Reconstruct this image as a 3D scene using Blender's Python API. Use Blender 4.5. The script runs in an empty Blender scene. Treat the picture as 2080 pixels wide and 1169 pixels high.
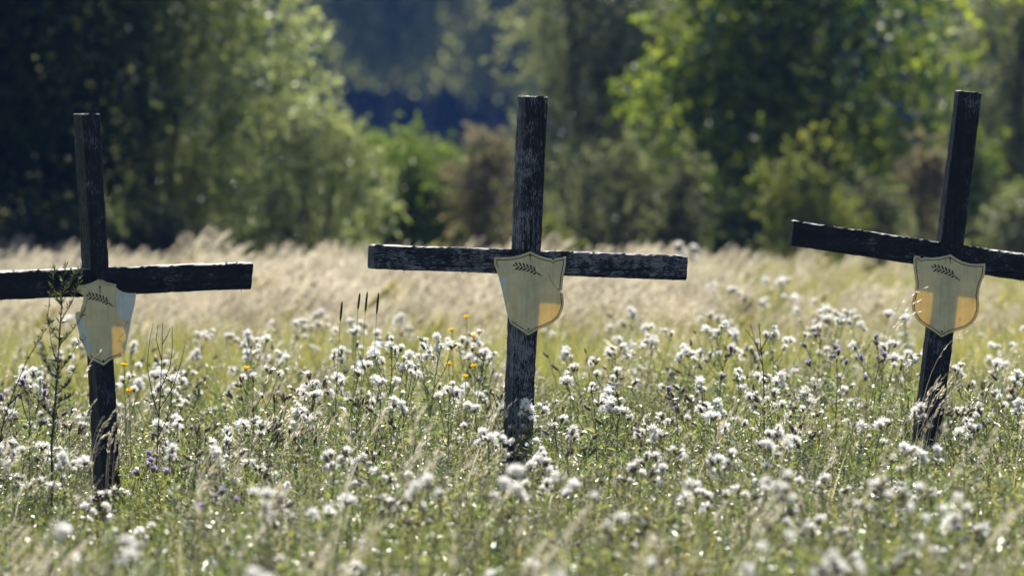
import bpy, math, random
import numpy as np
from mathutils import Vector, Matrix
rng = np.random.default_rng(7); random.seed(7)
R = math.radians
scene = bpy.context.scene
COL = scene.collection
# ------------------------------------------------------------------ camera model
F = 12500.0; ZC = 1.70; HOR = 250.0
PITCH = math.atan((584.5-HOR)/F)
cp, sp = math.cos(PITCH), math.sin(PITCH)
def W(px, py, d):
    """world point seen at photo pixel (px,py) at distance d"""
    a = (px-1040)/F; b = -(py-584.5)/F
    y = cp + b*sp; z = -sp + b*cp
    k = d/y
    return Vector((a*k, d, ZC + z*k))
def ground(x, y):
    x = np.asarray(x, float); y = np.asarray(y, float)
    g = 0.0 + 0.035*np.tanh(x/1.5)*np.exp(-((y-25)/6.0)**2)
    g = g - 0.10*np.clip((y-27)/25, 0, 1) + 0.02*np.sin(x*1.3+y*.7) + 0.015*np.sin(x*2.9-y*1.1)
    g = g - 0.05*np.exp(-((x+2.0)/1.2)**2)*np.exp(-((y-23)/5.0)**2)
    g = g + np.clip(y-130, 0, None)*0.004 + np.clip(y-335, 0, 260)*0.2
    return g
def gz(x, y): return float(ground(x, y))
# ------------------------------------------------------------------ mesh builder
class Geo:
    def __init__(s): s.v=[]; s.f=[]; s.m=[]; s.a=[]; s.n=0; s.sm=[]
    def add(s, verts, faces, mat=0, val=None, smooth=False):
        verts = np.asarray(verts, float).reshape(-1,3); faces = np.asarray(faces, int)
        s.v.append(verts); s.f.append(faces+s.n); s.m.append(np.full(len(faces), mat)); s.sm.append(np.full(len(faces), smooth))
        if val is None: val = rng.random()
        s.a.append(np.broadcast_to(np.asarray(val, float), (len(verts),)).copy())
        s.n += len(verts); return s
    def merge(s, o, M=None):
        off = s.n
        for v, a in zip(o.v, o.a):
            if M is not None:
                A = np.array(M); v = v @ A[:3,:3].T + A[:3,3]
            s.v.append(v); s.a.append(a)
        for f, m, q in zip(o.f, o.m, o.sm): s.f.append(f+off); s.m.append(m); s.sm.append(q)
        s.n += o.n; return s
    def mesh(s, name, mats):
        me = bpy.data.meshes.new(name)
        v = np.concatenate(s.v); loops=[]; sizes=[]
        for f in s.f:
            loops.append(f.ravel()); sizes.append(np.full(len(f), f.shape[1]))
        loops = np.concatenate(loops); sizes = np.concatenate(sizes)
        starts = np.concatenate([[0], np.cumsum(sizes)[:-1]])
        me.vertices.add(len(v)); me.vertices.foreach_set('co', v.astype(np.float32).ravel())
        me.loops.add(len(loops)); me.loops.foreach_set('vertex_index', loops.astype(np.int32))
        me.polygons.add(len(sizes)); me.polygons.foreach_set('loop_start', starts.astype(np.int32))
        me.polygons.foreach_set('loop_total', sizes.astype(np.int32))
        me.polygons.foreach_set('material_index', np.concatenate(s.m).astype(np.int32))
        me.polygons.foreach_set('use_smooth', np.concatenate(s.sm).astype(bool))
        at = me.attributes.new('v', 'FLOAT', 'POINT'); at.data.foreach_set('value', np.concatenate(s.a).astype(np.float32))
        for m in mats: me.materials.append(m)
        me.update(calc_edges=True); me.validate()
        return me
    def build(s, name, mats, parent=None):
        return link(name, s.mesh(name, mats), parent)
def link(name, data, parent=None, col=None):
    o = bpy.data.objects.new(name, data); (col or COL).objects.link(o)
    if parent is not None: o.parent = parent
    return o
def tag(o, label=None, cat=None, group=None, kind=None):
    if label: o['label'] = label
    if cat: o['category'] = cat
    if group: o['group'] = group
    if kind: o['kind'] = kind
    return o
def norm(a): return a/np.maximum(np.linalg.norm(a, axis=-1, keepdims=True), 1e-9)
def rdir(n): return norm(rng.normal(size=(n,3)))
def tube(geo, pts, rad, k=5, mat=0, val=None, cap=True):
    pts = np.asarray(pts, float); n = len(pts); rad = np.broadcast_to(np.asarray(rad, float), (n,))
    t = norm(np.gradient(pts, axis=0)); ref = np.array([0.31,0.9,0.27])
    u = norm(np.cross(t, ref)); w = np.cross(t, u)
    ang = np.arange(k)/k*2*math.pi
    ring = pts[:,None,:] + rad[:,None,None]*(np.cos(ang)[None,:,None]*u[:,None,:]+np.sin(ang)[None,:,None]*w[:,None,:])
    i = np.arange(n-1)[:,None]*k; j = np.arange(k)[None,:]; j2 = (j+1)%k
    f = np.stack([i+j, i+j2, i+k+j2, i+k+j], -1).reshape(-1,4)
    geo.add(ring.reshape(-1,3), f, mat, val, smooth=True)
    if cap: geo.add(ring[-1], [list(range(k))], mat, val)
def leaves(geo, base, d, L, Wd, mat=0, val=None, droop=0.0):
    """diamond leaves: 4-point, folded slightly"""
    n = len(base)
    if n == 0: return
    d = norm(d); s = norm(np.cross(d, rdir(n))); nn = np.cross(d, s)
    L = np.broadcast_to(L, (n,))[:,None]; Wd = np.broadcast_to(Wd, (n,))[:,None]
    mid = base + d*L*.45
    tip = base + d*L - np.array([0,0,1.])*L*droop
    v = np.stack([base, mid + s*Wd*.5 + nn*Wd*.12, tip, mid - s*Wd*.5 + nn*Wd*.12], 1)
    f = np.arange(n)[:,None]*4 + np.array([0,1,2,3])
    f2 = np.concatenate([f[:,[0,1,2]], f[:,[0,2,3]]])
    if val is None: val = rng.random(n)
    val = np.repeat(np.broadcast_to(val, (n,)), 4)
    geo.add(v.reshape(-1,3), f2, mat, val)
def blades(geo, base, az, L, wd, lean, bend, mat=0, val=None, seg=4):
    """curved tapering ribbons; lean/bend radians from vertical, az direction of lean"""
    n = len(base); t = np.linspace(0,1,seg+1)
    L=np.broadcast_to(L,(n,)); wd=np.broadcast_to(wd,(n,)); lean=np.broadcast_to(lean,(n,)); bend=np.broadcast_to(bend,(n,)); az=np.broadcast_to(az,(n,))
    ang = lean[:,None] + bend[:,None]*t[None,:]**1.3
    dx = np.sin(ang)/seg*L[:,None]; dz = np.cos(ang)/seg*L[:,None]
    X = np.cumsum(dx,1)-dx[:,:1]; Z = np.cumsum(dz,1)-dz[:,:1]
    h = np.stack([np.cos(az), np.sin(az), np.zeros(n)], -1)
    c = base[:,None,:] + X[...,None]*h[:,None,:] + Z[...,None]*np.array([0,0,1.])
    fa = az + rng.normal(size=n)*.9 + 1.57
    side = np.stack([np.cos(fa), np.sin(fa), np.zeros(n)], -1)
    ww = (wd[:,None]*(1-t[None,:]**2*.93))[...,None]*.5
    v = np.stack([c - side[:,None,:]*ww, c + side[:,None,:]*ww], 2).reshape(-1,3)
    m = 2*(seg+1); i = np.arange(n)[:,None]*m + np.arange(seg)[None,:]*2
    i = i.reshape(-1,1)
    f = i + np.array([0,1,3,2])
    if val is None: val = rng.random(n)
    geo.add(v, f, mat, np.repeat(np.broadcast_to(val,(n,)), m))
    return c[:,-1], ang[:,-1], h
def ball(geo, c, r, sc=(1,1,1), k=6, mat=0, val=None, ax=None):
    """small ovoid, long axis ax"""
    ax = np.array([0,0,1.]) if ax is None else np.asarray(ax, float)
    ax = ax/np.linalg.norm(ax); u = norm(np.cross(ax, [0.3,0.8,0.5])); w = np.cross(ax,u)
    lat = np.linspace(-1.57,1.57,6); ang = np.arange(k)/k*2*math.pi
    P = []
    for l in lat:
        for a in ang:
            P.append(c + ax*math.sin(l)*r*sc[2] + (u*math.cos(a)*sc[0] + w*math.sin(a)*sc[1])*max(math.cos(l),.05)*r)
    f = [[i*k+j, i*k+(j+1)%k, (i+1)*k+(j+1)%k, (i+1)*k+j] for i in range(5) for j in range(k)]
    geo.add(np.array(P), f, mat, val, smooth=True)
# ------------------------------------------------------------------ materials
def new_mat(name):
    m = bpy.data.materials.new(name); m.use_nodes = True
    nt = m.node_tree; nt.nodes.clear()
    out = nt.nodes.new('ShaderNodeOutputMaterial')
    return m, nt, out
def N(nt, typ, **kw):
    n = nt.nodes.new(typ)
    for k, v in kw.items():
        if k in n.inputs: n.inputs[k].default_value = v
        else: setattr(n, k, v)
    return n
def ramp(nt, stops):
    r = nt.nodes.new('ShaderNodeValToRGB'); e = r.color_ramp.elements
    while len(e) < len(stops): e.new(.5)
    for i, (p, c) in enumerate(stops): e[i].position = p; e[i].color = (*c, 1)
    return r
def leafy(name, stops, trans=.5, gloss=.05, rough=.35, rnd=.35, tcol=1.35, tb=.6):
    rough=rough+.12
    m, nt, out = new_mat(name); L = nt.links.new
    at = N(nt, 'ShaderNodeAttribute', attribute_name='v'); oi = N(nt, 'ShaderNodeObjectInfo')
    mix = N(nt, 'ShaderNodeMix'); mix.inputs[0].default_value = rnd
    L(at.outputs['Fac'], mix.inputs[2]); L(oi.outputs['Random'], mix.inputs[3])
    r = ramp(nt, stops); L(mix.outputs[0], r.inputs[0])
    d = N(nt, 'ShaderNodeBsdfDiffuse'); t = N(nt, 'ShaderNodeBsdfTranslucent'); g = N(nt, 'ShaderNodeBsdfGlossy', Roughness=rough)
    g.inputs['Color'].default_value = (1,1,1,1)
    L(r.outputs[0], d.inputs[0])
    mu = N(nt, 'ShaderNodeMix', data_type='RGBA', blend_type='MULTIPLY'); mu.inputs[0].default_value = 1
    L(r.outputs[0], mu.inputs[6]); mu.inputs[7].default_value = (tcol*1.0, tcol*1.0, tcol*tb, 1); mu.clamp_result = False
    L(mu.outputs[2], t.inputs[0])
    a = N(nt, 'ShaderNodeMixShader'); a.inputs[0].default_value = trans; L(d.outputs[0], a.inputs[1]); L(t.outputs[0], a.inputs[2])
    b = N(nt, 'ShaderNodeMixShader'); fr = N(nt, 'ShaderNodeFresnel', IOR=1.5); fm = N(nt, 'ShaderNodeMath', operation='MULTIPLY', use_clamp=True); fm.inputs[1].default_value = gloss*3.2; L(fr.outputs[0], fm.inputs[0]); L(fm.outputs[0], b.inputs[0]); L(a.outputs[0], b.inputs[1]); L(g.outputs[0], b.inputs[2])
    L(b.outputs[0], out.inputs[0]); return m
def plain(name, col, rough=.6, noise=.25, scale=30, spec=.3):
    m, nt, out = new_mat(name); L = nt.links.new
    p = N(nt, 'ShaderNodeBsdfPrincipled', Roughness=rough); p.inputs['Specular IOR Level'].default_value = spec
    tc = N(nt, 'ShaderNodeTexCoord'); nz = N(nt, 'ShaderNodeTexNoise', Scale=scale, Detail=5.0); L(tc.outputs['Object'], nz.inputs[0])
    r = ramp(nt, [(.3, tuple(c*(1-noise) for c in col)), (.7, tuple(min(1, c*(1+noise)) for c in col))])
    L(nz.outputs['Fac'], r.inputs[0]); L(r.outputs[0], p.inputs['Base Color']); L(p.outputs[0], out.inputs[0]); return m
M = {}
M['herb'] = leafy('herb_leaf', [(0,(.035,.07,.02)),(.4,(.12,.17,.05)),(.75,(.26,.29,.10)),(1,(.48,.46,.24))], .5, .10, .3)
M['grassg'] = leafy('grass_blade', [(0,(.09,.13,.03)),(.45,(.21,.225,.065)),(.8,(.38,.33,.10)),(1,(.52,.31,.06))], .5, .06, .3)
M['straw'] = leafy('straw', [(0,(.30,.26,.19)),(.5,(.56,.50,.39)),(1,(.78,.72,.60))], .45, .02, .4, tcol=1.1, tb=.95)
M['drygreen'] = leafy('dry_green', [(0,(.12,.13,.05)),(.5,(.24,.23,.10)),(1,(.40,.34,.19))], .5, .04, .4)
M['grey'] = leafy('dry_grey', [(0,(.14,.12,.09)),(.5,(.34,.31,.24)),(1,(.60,.57,.50))], .45, .03, .4, tcol=1.1, tb=.95)
M['tleaf'] = leafy('thistle_leaf', [(0,(.08,.12,.05)),(.5,(.19,.23,.10)),(1,(.34,.33,.18))], .45, .08, .3)
M['stem'] = plain('thistle_stem', (.09,.10,.045), .6)
M['fluff'] = leafy('seed_fluff', [(0,(.62,.60,.56)),(.5,(.86,.85,.82)),(1,(.95,.95,.94))], .6, .0, .5, rnd=.2, tcol=1.0)
M['fluff'].node_tree.nodes  # translucent colour below is neutral white
for n in M['fluff'].node_tree.nodes:
    if n.type == 'MIX' and n.data_type == 'RGBA': n.inputs[7].default_value = (1,1,1,1)
M['calyx'] = plain('thistle_calyx', (.12,.085,.06), .7, .4, 200)
M['bud'] = leafy('bud_hair', [(0,(.26,.22,.18)),(1,(.55,.50,.44))], .4, .0, rnd=.1, tcol=1.0)
M['purple'] = leafy('purple_floret', [(0,(.45,.38,.62)),(1,(.68,.62,.82))], .5, .0, tcol=1.0)
for n in M['purple'].node_tree.nodes:
    if n.type == 'MIX' and n.data_type == 'RGBA': n.inputs[7].default_value = (1,1,1,1)
M['yellow'] = leafy('yellow_petal', [(0,(.75,.48,.02)),(1,(.85,.62,.03))], .5, .0)
M['darkstalk'] = plain('dark_stalk', (.035,.032,.022), .7)
M['darkseed'] = plain('dark_seed', (.045,.03,.02), .8, .4, 150)
M['mug'] = leafy('mugwort_leaf', [(0,(.035,.055,.025)),(.6,(.07,.09,.04)),(1,(.16,.16,.07))], .3, .06)
M['bark'] = plain('bark', (.10,.08,.06), .9, .4, 8)
# trees
M['willow'] = leafy('willow_leaf', [(0,(.05,.08,.03)),(.45,(.16,.20,.07)),(.85,(.36,.40,.23)),(1,(.50,.50,.20))], .52, .09, .36, rnd=0)
M['shadeleaf'] = leafy('shaded_dark_leaf', [(0,(.012,.024,.01)),(.7,(.02,.035,.014)),(1,(.09,.12,.03))], .3, .012, .35, rnd=0)  # crown shade put into the leaf colour, darker than real foliage
M['green'] = leafy('green_leaf', [(0,(.015,.035,.012)),(.4,(.04,.08,.02)),(.7,(.19,.24,.035)),(1,(.38,.41,.07))], .58, .045, .3, rnd=0)
M['bright'] = leafy('bright_green_leaf', [(0,(.03,.07,.015)),(.5,(.11,.17,.03)),(1,(.21,.26,.045))], .5, .03, .4, rnd=0)
M['greyleaf'] = leafy('grey_green_leaf', [(0,(.03,.042,.025)),(.5,(.12,.14,.08)),(1,(.36,.38,.23))], .52, .05, .3, rnd=0)
M['olive'] = leafy('olive_leaf', [(0,(.11,.13,.06)),(1,(.33,.35,.19))], .55, .03, .4, rnd=0)
M['yel'] = leafy('yellow_green_leaf', [(0,(.06,.09,.02)),(.6,(.15,.18,.04)),(1,(.27,.26,.06))], .48, .03, .4, rnd=0)
M['brownleaf'] = leafy('brown_leaf', [(0,(.06,.055,.035)),(.5,(.19,.165,.115)),(1,(.38,.33,.25))], .4, .03, .4, rnd=0)
M['greyshade'] = leafy('shaded_grey_leaf', [(0,(.02,.032,.018)),(.5,(.07,.085,.045)),(1,(.28,.30,.17))], .5, .03, .4, rnd=0)  # shaded copy of the grey-green leaf, shade painted as lower colour stops
M['far'] = leafy('far_shaded_leaf', [(0,(.005,.010,.010)),(.6,(.014,.022,.018)),(1,(.05,.06,.035))], .25, .0, rnd=.55)  # leaf tones darkened and blued to stand for a hillside in shade
# weathered tarred wood (grain along local axis)
def wood(name, axis, pale=.35, blue=1.0, amount=.5):
    m, nt, out = new_mat(name); L = nt.links.new
    tc = N(nt, 'ShaderNodeTexCoord'); mp = N(nt, 'ShaderNodeMapping')
    s = [260,260,260]; s[axis] = 45; mp.inputs['Scale'].default_value = s
    L(tc.outputs['Object'], mp.inputs[0])
    n1 = N(nt, 'ShaderNodeTexNoise', Scale=1.0, Detail=6.0, Roughness=.7); L(mp.outputs[0], n1.inputs[0])
    n2 = N(nt, 'ShaderNodeTexNoise', Scale=16.0, Detail=4.0, Roughness=.6); L(tc.outputs['Object'], n2.inputs[0])
    mp3 = N(nt, 'ShaderNodeMapping'); s3=[60,60,60]; s3[axis]=2.2; mp3.inputs['Scale'].default_value = s3; L(tc.outputs['Object'], mp3.inputs[0])
    n3 = N(nt, 'ShaderNodeTexNoise', Scale=1.0, Detail=3.0); L(mp3.outputs[0], n3.inputs[0])
    add = N(nt, 'ShaderNodeMath', operation='ADD'); L(n1.outputs['Fac'], add.inputs[0])
    mul = N(nt, 'ShaderNodeMath', operation='MULTIPLY'); mul.inputs[1].default_value = .62; L(n2.outputs['Fac'], mul.inputs[0]); L(mul.outputs[0], add.inputs[1])
    lo = 1.06 - .18*amount
    r = ramp(nt, [(0,(.004,.005,.008)), (.5,(.012,.014,.022)), (1,(pale,pale*1.02,pale*1.1*blue))])
    n4 = N(nt, 'ShaderNodeTexNoise', Scale=4.5, Detail=3.0); L(tc.outputs['Object'], n4.inputs[0])
    m4 = N(nt, 'ShaderNodeMapRange'); m4.inputs[1].default_value=.35; m4.inputs[2].default_value=.65; m4.inputs[3].default_value=-.09; m4.inputs[4].default_value=.09; L(n4.outputs['Fac'], m4.inputs[0])
    ad2 = N(nt, 'ShaderNodeMath', operation='ADD'); L(add.outputs[0], ad2.inputs[0]); L(m4.outputs[0], ad2.inputs[1]); 
    m5 = N(nt, 'ShaderNodeMapRange'); m5.inputs[1].default_value=.60; m5.inputs[2].default_value=.64; m5.inputs[4].default_value=-.4; L(n3.outputs['Fac'], m5.inputs[0])
    mp6 = N(nt, 'ShaderNodeMapping'); s6=[75,75,75]; s6[axis]=1.1; mp6.inputs['Scale'].default_value = s6; mp6.inputs['Location'].default_value=(3.1,1.7,2.3); L(tc.outputs['Object'], mp6.inputs[0])
    n6 = N(nt, 'ShaderNodeTexNoise', Scale=1.0, Detail=2.0, Distortion=.3); L(mp6.outputs[0], n6.inputs[0])
    c6 = N(nt, 'ShaderNodeMath', operation='SUBTRACT'); L(n6.outputs['Fac'], c6.inputs[0]); c6.inputs[1].default_value=.5
    a6 = N(nt, 'ShaderNodeMath', operation='ABSOLUTE'); L(c6.outputs[0], a6.inputs[0])
    m6 = N(nt, 'ShaderNodeMapRange'); m6.inputs[1].default_value=.0; m6.inputs[2].default_value=.014; m6.inputs[3].default_value=-.5; m6.inputs[4].default_value=0; L(a6.outputs[0], m6.inputs[0])
    ad4 = N(nt, 'ShaderNodeMath', operation='ADD'); L(ad2.outputs[0], ad4.inputs[0]); L(m6.outputs[0], ad4.inputs[1])
    ad3 = N(nt, 'ShaderNodeMath', operation='ADD'); L(ad4.outputs[0], ad3.inputs[0]); L(m5.outputs[0], ad3.inputs[1]); add = ad3
    mr = N(nt, 'ShaderNodeMapRange'); mr.inputs[1].default_value = lo-.22; mr.inputs[2].default_value = lo+.06
    L(add.outputs[0], mr.inputs[0]); L(mr.outputs[0], r.inputs[0])
    r.color_ramp.elements[1].position = .55
    e = r.color_ramp.elements.new(.8); e.color = (.045,.052,.072,1)
    # top faces weather to bare grey wood
    geo = N(nt, 'ShaderNodeNewGeometry'); sx = N(nt, 'ShaderNodeSeparateXYZ'); L(geo.outputs['Normal'], sx.inputs[0])
    tr = N(nt, 'ShaderNodeMapRange'); tr.inputs[1].default_value=.6; tr.inputs[2].default_value=.9; L(sx.outputs['Z'], tr.inputs[0])
    mx = N(nt, 'ShaderNodeMix', data_type='RGBA'); L(tr.outputs[0], mx.inputs[0]); L(r.outputs[0], mx.inputs[6]); mx.inputs[7].default_value=(.32,.31,.29,1)
    p = N(nt, 'ShaderNodeBsdfPrincipled', Roughness=.62); p.inputs['Specular IOR Level'].default_value=.25
    L(mx.outputs[2], p.inputs['Base Color'])
    b = N(nt, 'ShaderNodeBump', Strength=.6, Distance=.003); L(n1.outputs['Fac'], b.inputs['Height'])
    b2 = N(nt, 'ShaderNodeBump', Strength=.8, Distance=.006); L(n3.outputs['Fac'], b2.inputs['Height']); L(b.outputs[0], b2.inputs['Normal'])
    b3 = N(nt, 'ShaderNodeBump', Strength=1.0, Distance=.02); L(m6.outputs[0], b3.inputs['Height']); L(b2.outputs[0], b3.inputs['Normal']); L(b3.outputs[0], p.inputs['Normal']); L(p.outputs[0], out.inputs[0]); return m
def plastic(name, col, tcol, tr=.5, dirt=.25):
    m, nt, out = new_mat(name); L = nt.links.new
    tc = N(nt, 'ShaderNodeTexCoord')
    n1 = N(nt, 'ShaderNodeTexNoise', Scale=14.0, Detail=6.0, Roughness=.65); L(tc.outputs['Object'], n1.inputs[0])
    mp = N(nt, 'ShaderNodeMapping'); mp.inputs['Scale'].default_value=(120,120,6); L(tc.outputs['Object'], mp.inputs[0])
    n2 = N(nt, 'ShaderNodeTexNoise', Scale=1.0, Detail=4.0); L(mp.outputs[0], n2.inputs[0])
    n3 = N(nt, 'ShaderNodeTexNoise', Scale=160.0, Detail=2.0); L(tc.outputs['Object'], n3.inputs[0])
    a = N(nt, 'ShaderNodeMix', data_type='FLOAT'); a.inputs[0].default_value=.4; L(n1.outputs['Fac'], a.inputs[2]); L(n2.outputs['Fac'], a.inputs[3])
    r = ramp(nt, [(.32, tuple(c*(1-dirt) for c in col)), (.6, col)]); L(a.outputs[0], r.inputs[0])
    sp_ = N(nt, 'ShaderNodeMapRange'); sp_.inputs[1].default_value=.70; sp_.inputs[2].default_value=.76; L(n3.outputs['Fac'], sp_.inputs[0])
    mx = N(nt, 'ShaderNodeMix', data_type='RGBA'); L(sp_.outputs[0], mx.inputs[0]); L(r.outputs[0], mx.inputs[6]); mx.inputs[7].default_value=(.12,.11,.09,1)
    d = N(nt, 'ShaderNodeBsdfDiffuse'); L(mx.outputs[2], d.inputs[0])
    t = N(nt, 'ShaderNodeBsdfTranslucent'); t.inputs[0].default_value=(*tcol,1)
    g = N(nt, 'ShaderNodeBsdfGlossy', Roughness=.25)
    s1 = N(nt, 'ShaderNodeMixShader'); s1.inputs[0].default_value=tr; L(d.outputs[0], s1.inputs[1]); L(t.outputs[0], s1.inputs[2])
    s2 = N(nt, 'ShaderNodeMixShader'); s2.inputs[0].default_value=.04; L(s1.outputs[0], s2.inputs[1]); L(g.outputs[0], s2.inputs[2])
    L(s2.outputs[0], out.inputs[0]); return m
M['plastic'] = plastic('plaque_plastic', (.88,.80,.53), (.88,.66,.12), .36, .38)
M['peel'] = plastic('peeled_plastic', (.74,.80,.80), (.80,.82,.76), .3, .3)
M['ink'] = plain('black_ink', (.008,.009,.012), .5, .1)
M['stain'] = plain('rust_stain', (.30,.26,.17), .8, .4, 120)
M['screw'] = plain('screw_metal', (.03,.028,.025), .5)
M['lichen'] = plain('lichen', (.42,.44,.36), .9)

# ------------------------------------------------------------------ crosses
def arr(l): return np.array(l, float)
def beam(quad, y0, y1, seg, wobble, seed, bevel=.005):
    """beam whose front face is quad [a0,a1,b1,b0] (a0-b0 start edge, a1-b1 end edge) in local (x,z); closed, bevelled, worn"""
    r = np.random.default_rng(seed)
    a0,a1,b1,b0 = [np.array(q, float) for q in quad]
    # cross-section (u across 0..1, depth) with chamfers
    wdt = np.linalg.norm(b0-a0); c = bevel/wdt; D = y1-y0; cd = bevel
    sec = []
    def side(p,q,n):
        for i in range(n): t=i/n; sec.append((p[0]+(q[0]-p[0])*t, p[1]+(q[1]-p[1])*t))
    side((c,0),(1-c,0),5); side((1-c,0),(1,cd),1); side((1,cd),(1,D-cd),4); side((1,D-cd),(1-c,D),1)
    side((1-c,D),(c,D),5); side((c,D),(0,D-cd),1); side((0,D-cd),(0,cd),4); side((0,cd),(c,0),1)
    k = len(sec); P=[]
    lowf = r.normal(size=(k, seg//6+3))
    for i in range(seg+1):
        t = i/seg; ins = 0
        for j,(u,d) in enumerate(sec):
            uu, dd = u, d
            if i in (0, seg): uu = .5+(u-.5)*(1-2*c); dd = D/2+(d-D/2)*(1-2*cd/D)
            tt = t
            if i == 1: tt = bevel/np.linalg.norm(a1-a0)
            if i == seg-1: tt = 1-bevel/np.linalg.norm(a1-a0)
            e = a0+(a1-a0)*tt; f = b0+(b1-b0)*tt; q = e+(f-e)*uu
            x = t*(lowf.shape[1]-1.001); ii=int(x); fr=x-ii
            nz = (lowf[j,ii]*(1-fr)+lowf[j,ii+1]*fr)*wobble*.5 + r.normal()*wobble*.35
            cx, cd_ = .5, D/2
            dirv = np.array([(uu-.5)*wdt, dd-D/2]); dirv /= max(np.linalg.norm(dirv),1e-6)
            ac = (b0-a0)/wdt
            P.append([q[0]+ac[0]*dirv[0]*nz, y0+dd+dirv[1]*nz, q[1]+ac[1]*dirv[0]*nz])
    g = Geo(); f=[]
    for i in range(seg):
        for j in range(k):
            f.append([i*k+j, i*k+(j+1)%k, (i+1)*k+(j+1)%k, (i+1)*k+j])
    g.add(np.array(P), f, 0); 
    g.f.append(np.array([list(range(k))[::-1]])); g.m.append(np.array([0])); g.sm.append(np.array([False]))
    g.f.append(np.array([[seg*k+j for j in range(k)]])); g.m.append(np.array([0])); g.sm.append(np.array([False]))
    return g
def offset_poly(P, d):
    P = np.array(P); n=len(P); out=[]
    area = 0.5*np.sum(P[:,0]*np.roll(P[:,1],-1)-np.roll(P[:,0],-1)*P[:,1]); sg = 1 if area>0 else -1
    for i in range(n):
        a=P[i-1]; b=P[i]; c=P[(i+1)%n]
        t = norm((b-a)[None])[0]+norm((c-b)[None])[0]; t=norm(t[None])[0]
        out.append(b + np.array([-t[1],t[0]])*d*sg)
    return np.array(out)
def plate(P, y0, y1, mat=0, inset=.0):
    """closed plate from outline P (x,z) between depths y0(front)<y1"""
    P=np.array(P); n=len(P); g=Geo()
    Pf = offset_poly(P, inset) if inset else P
    v = [[p[0],y0,p[1]] for p in Pf]+[[p[0],y1,p[1]] for p in P]
    import mathutils.geometry as mg
    tris = mg.tessellate_polygon([[Vector((p[0],p[1],0)) for p in P]])
    f = [list(t) for t in tris]+[[t[2]+n,t[1]+n,t[0]+n] for t in tris]
    g.add(v, f, mat)
    g.f.append(np.array([[i,(i+1)%n,n+(i+1)%n,n+i] for i in range(n)])); g.m.append(np.full(n,mat)); g.sm.append(np.full(n,False))
    return g
def resample(P, step, closed=True):
    P=np.array(P); Q = np.vstack([P,P[:1]]) if closed else P
    out=[]
    for a,b in zip(Q[:-1],Q[1:]):
        m=max(1,int(round(np.linalg.norm(b-a)/step)))
        for i in range(m): out.append(a+(b-a)*i/m)
    if not closed: out.append(Q[-1])
    return np.array(out)
def strip(P, closed, profile, y):
    """sweep small profile [(offset inwards, height toward viewer)] along P (x,z)"""
    g=Geo(); P=np.array(P); n=len(P); k=len(profile)
    area = 0.5*np.sum(P[:,0]*np.roll(P[:,1],-1)-np.roll(P[:,0],-1)*P[:,1]); sg = 1 if area>0 else -1
    V=[]
    for i in range(n):
        a = P[i-1] if (closed or i>0) else P[i]; c = P[(i+1)%n] if (closed or i<n-1) else P[i]; b=P[i]
        t = norm((b-a)[None])[0]*(np.linalg.norm(b-a)>1e-9)+norm((c-b)[None])[0]*(np.linalg.norm(c-b)>1e-9); t=norm(t[None])[0]
        nrm=np.array([-t[1],t[0]])*sg
        for o,h in profile: q=b+nrm*o; V.append([q[0], y-h, q[1]])
    f=[]
    for i in range(n if closed else n-1):
        i2=(i+1)%n
        for j in range(k-1): f.append([i*k+j, i2*k+j, i2*k+j+1, i*k+j+1])
    g.add(V,f,0,smooth=True)
    if not closed:
        pass
    return g
SPRIG = [  # olive branch emblem in a unit box: stem then leaves (x0,y0,x1,y1,width)
  (0.0,.14,.16,.0,.05),(.10,.10,.22,-.02,.07)]
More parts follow.
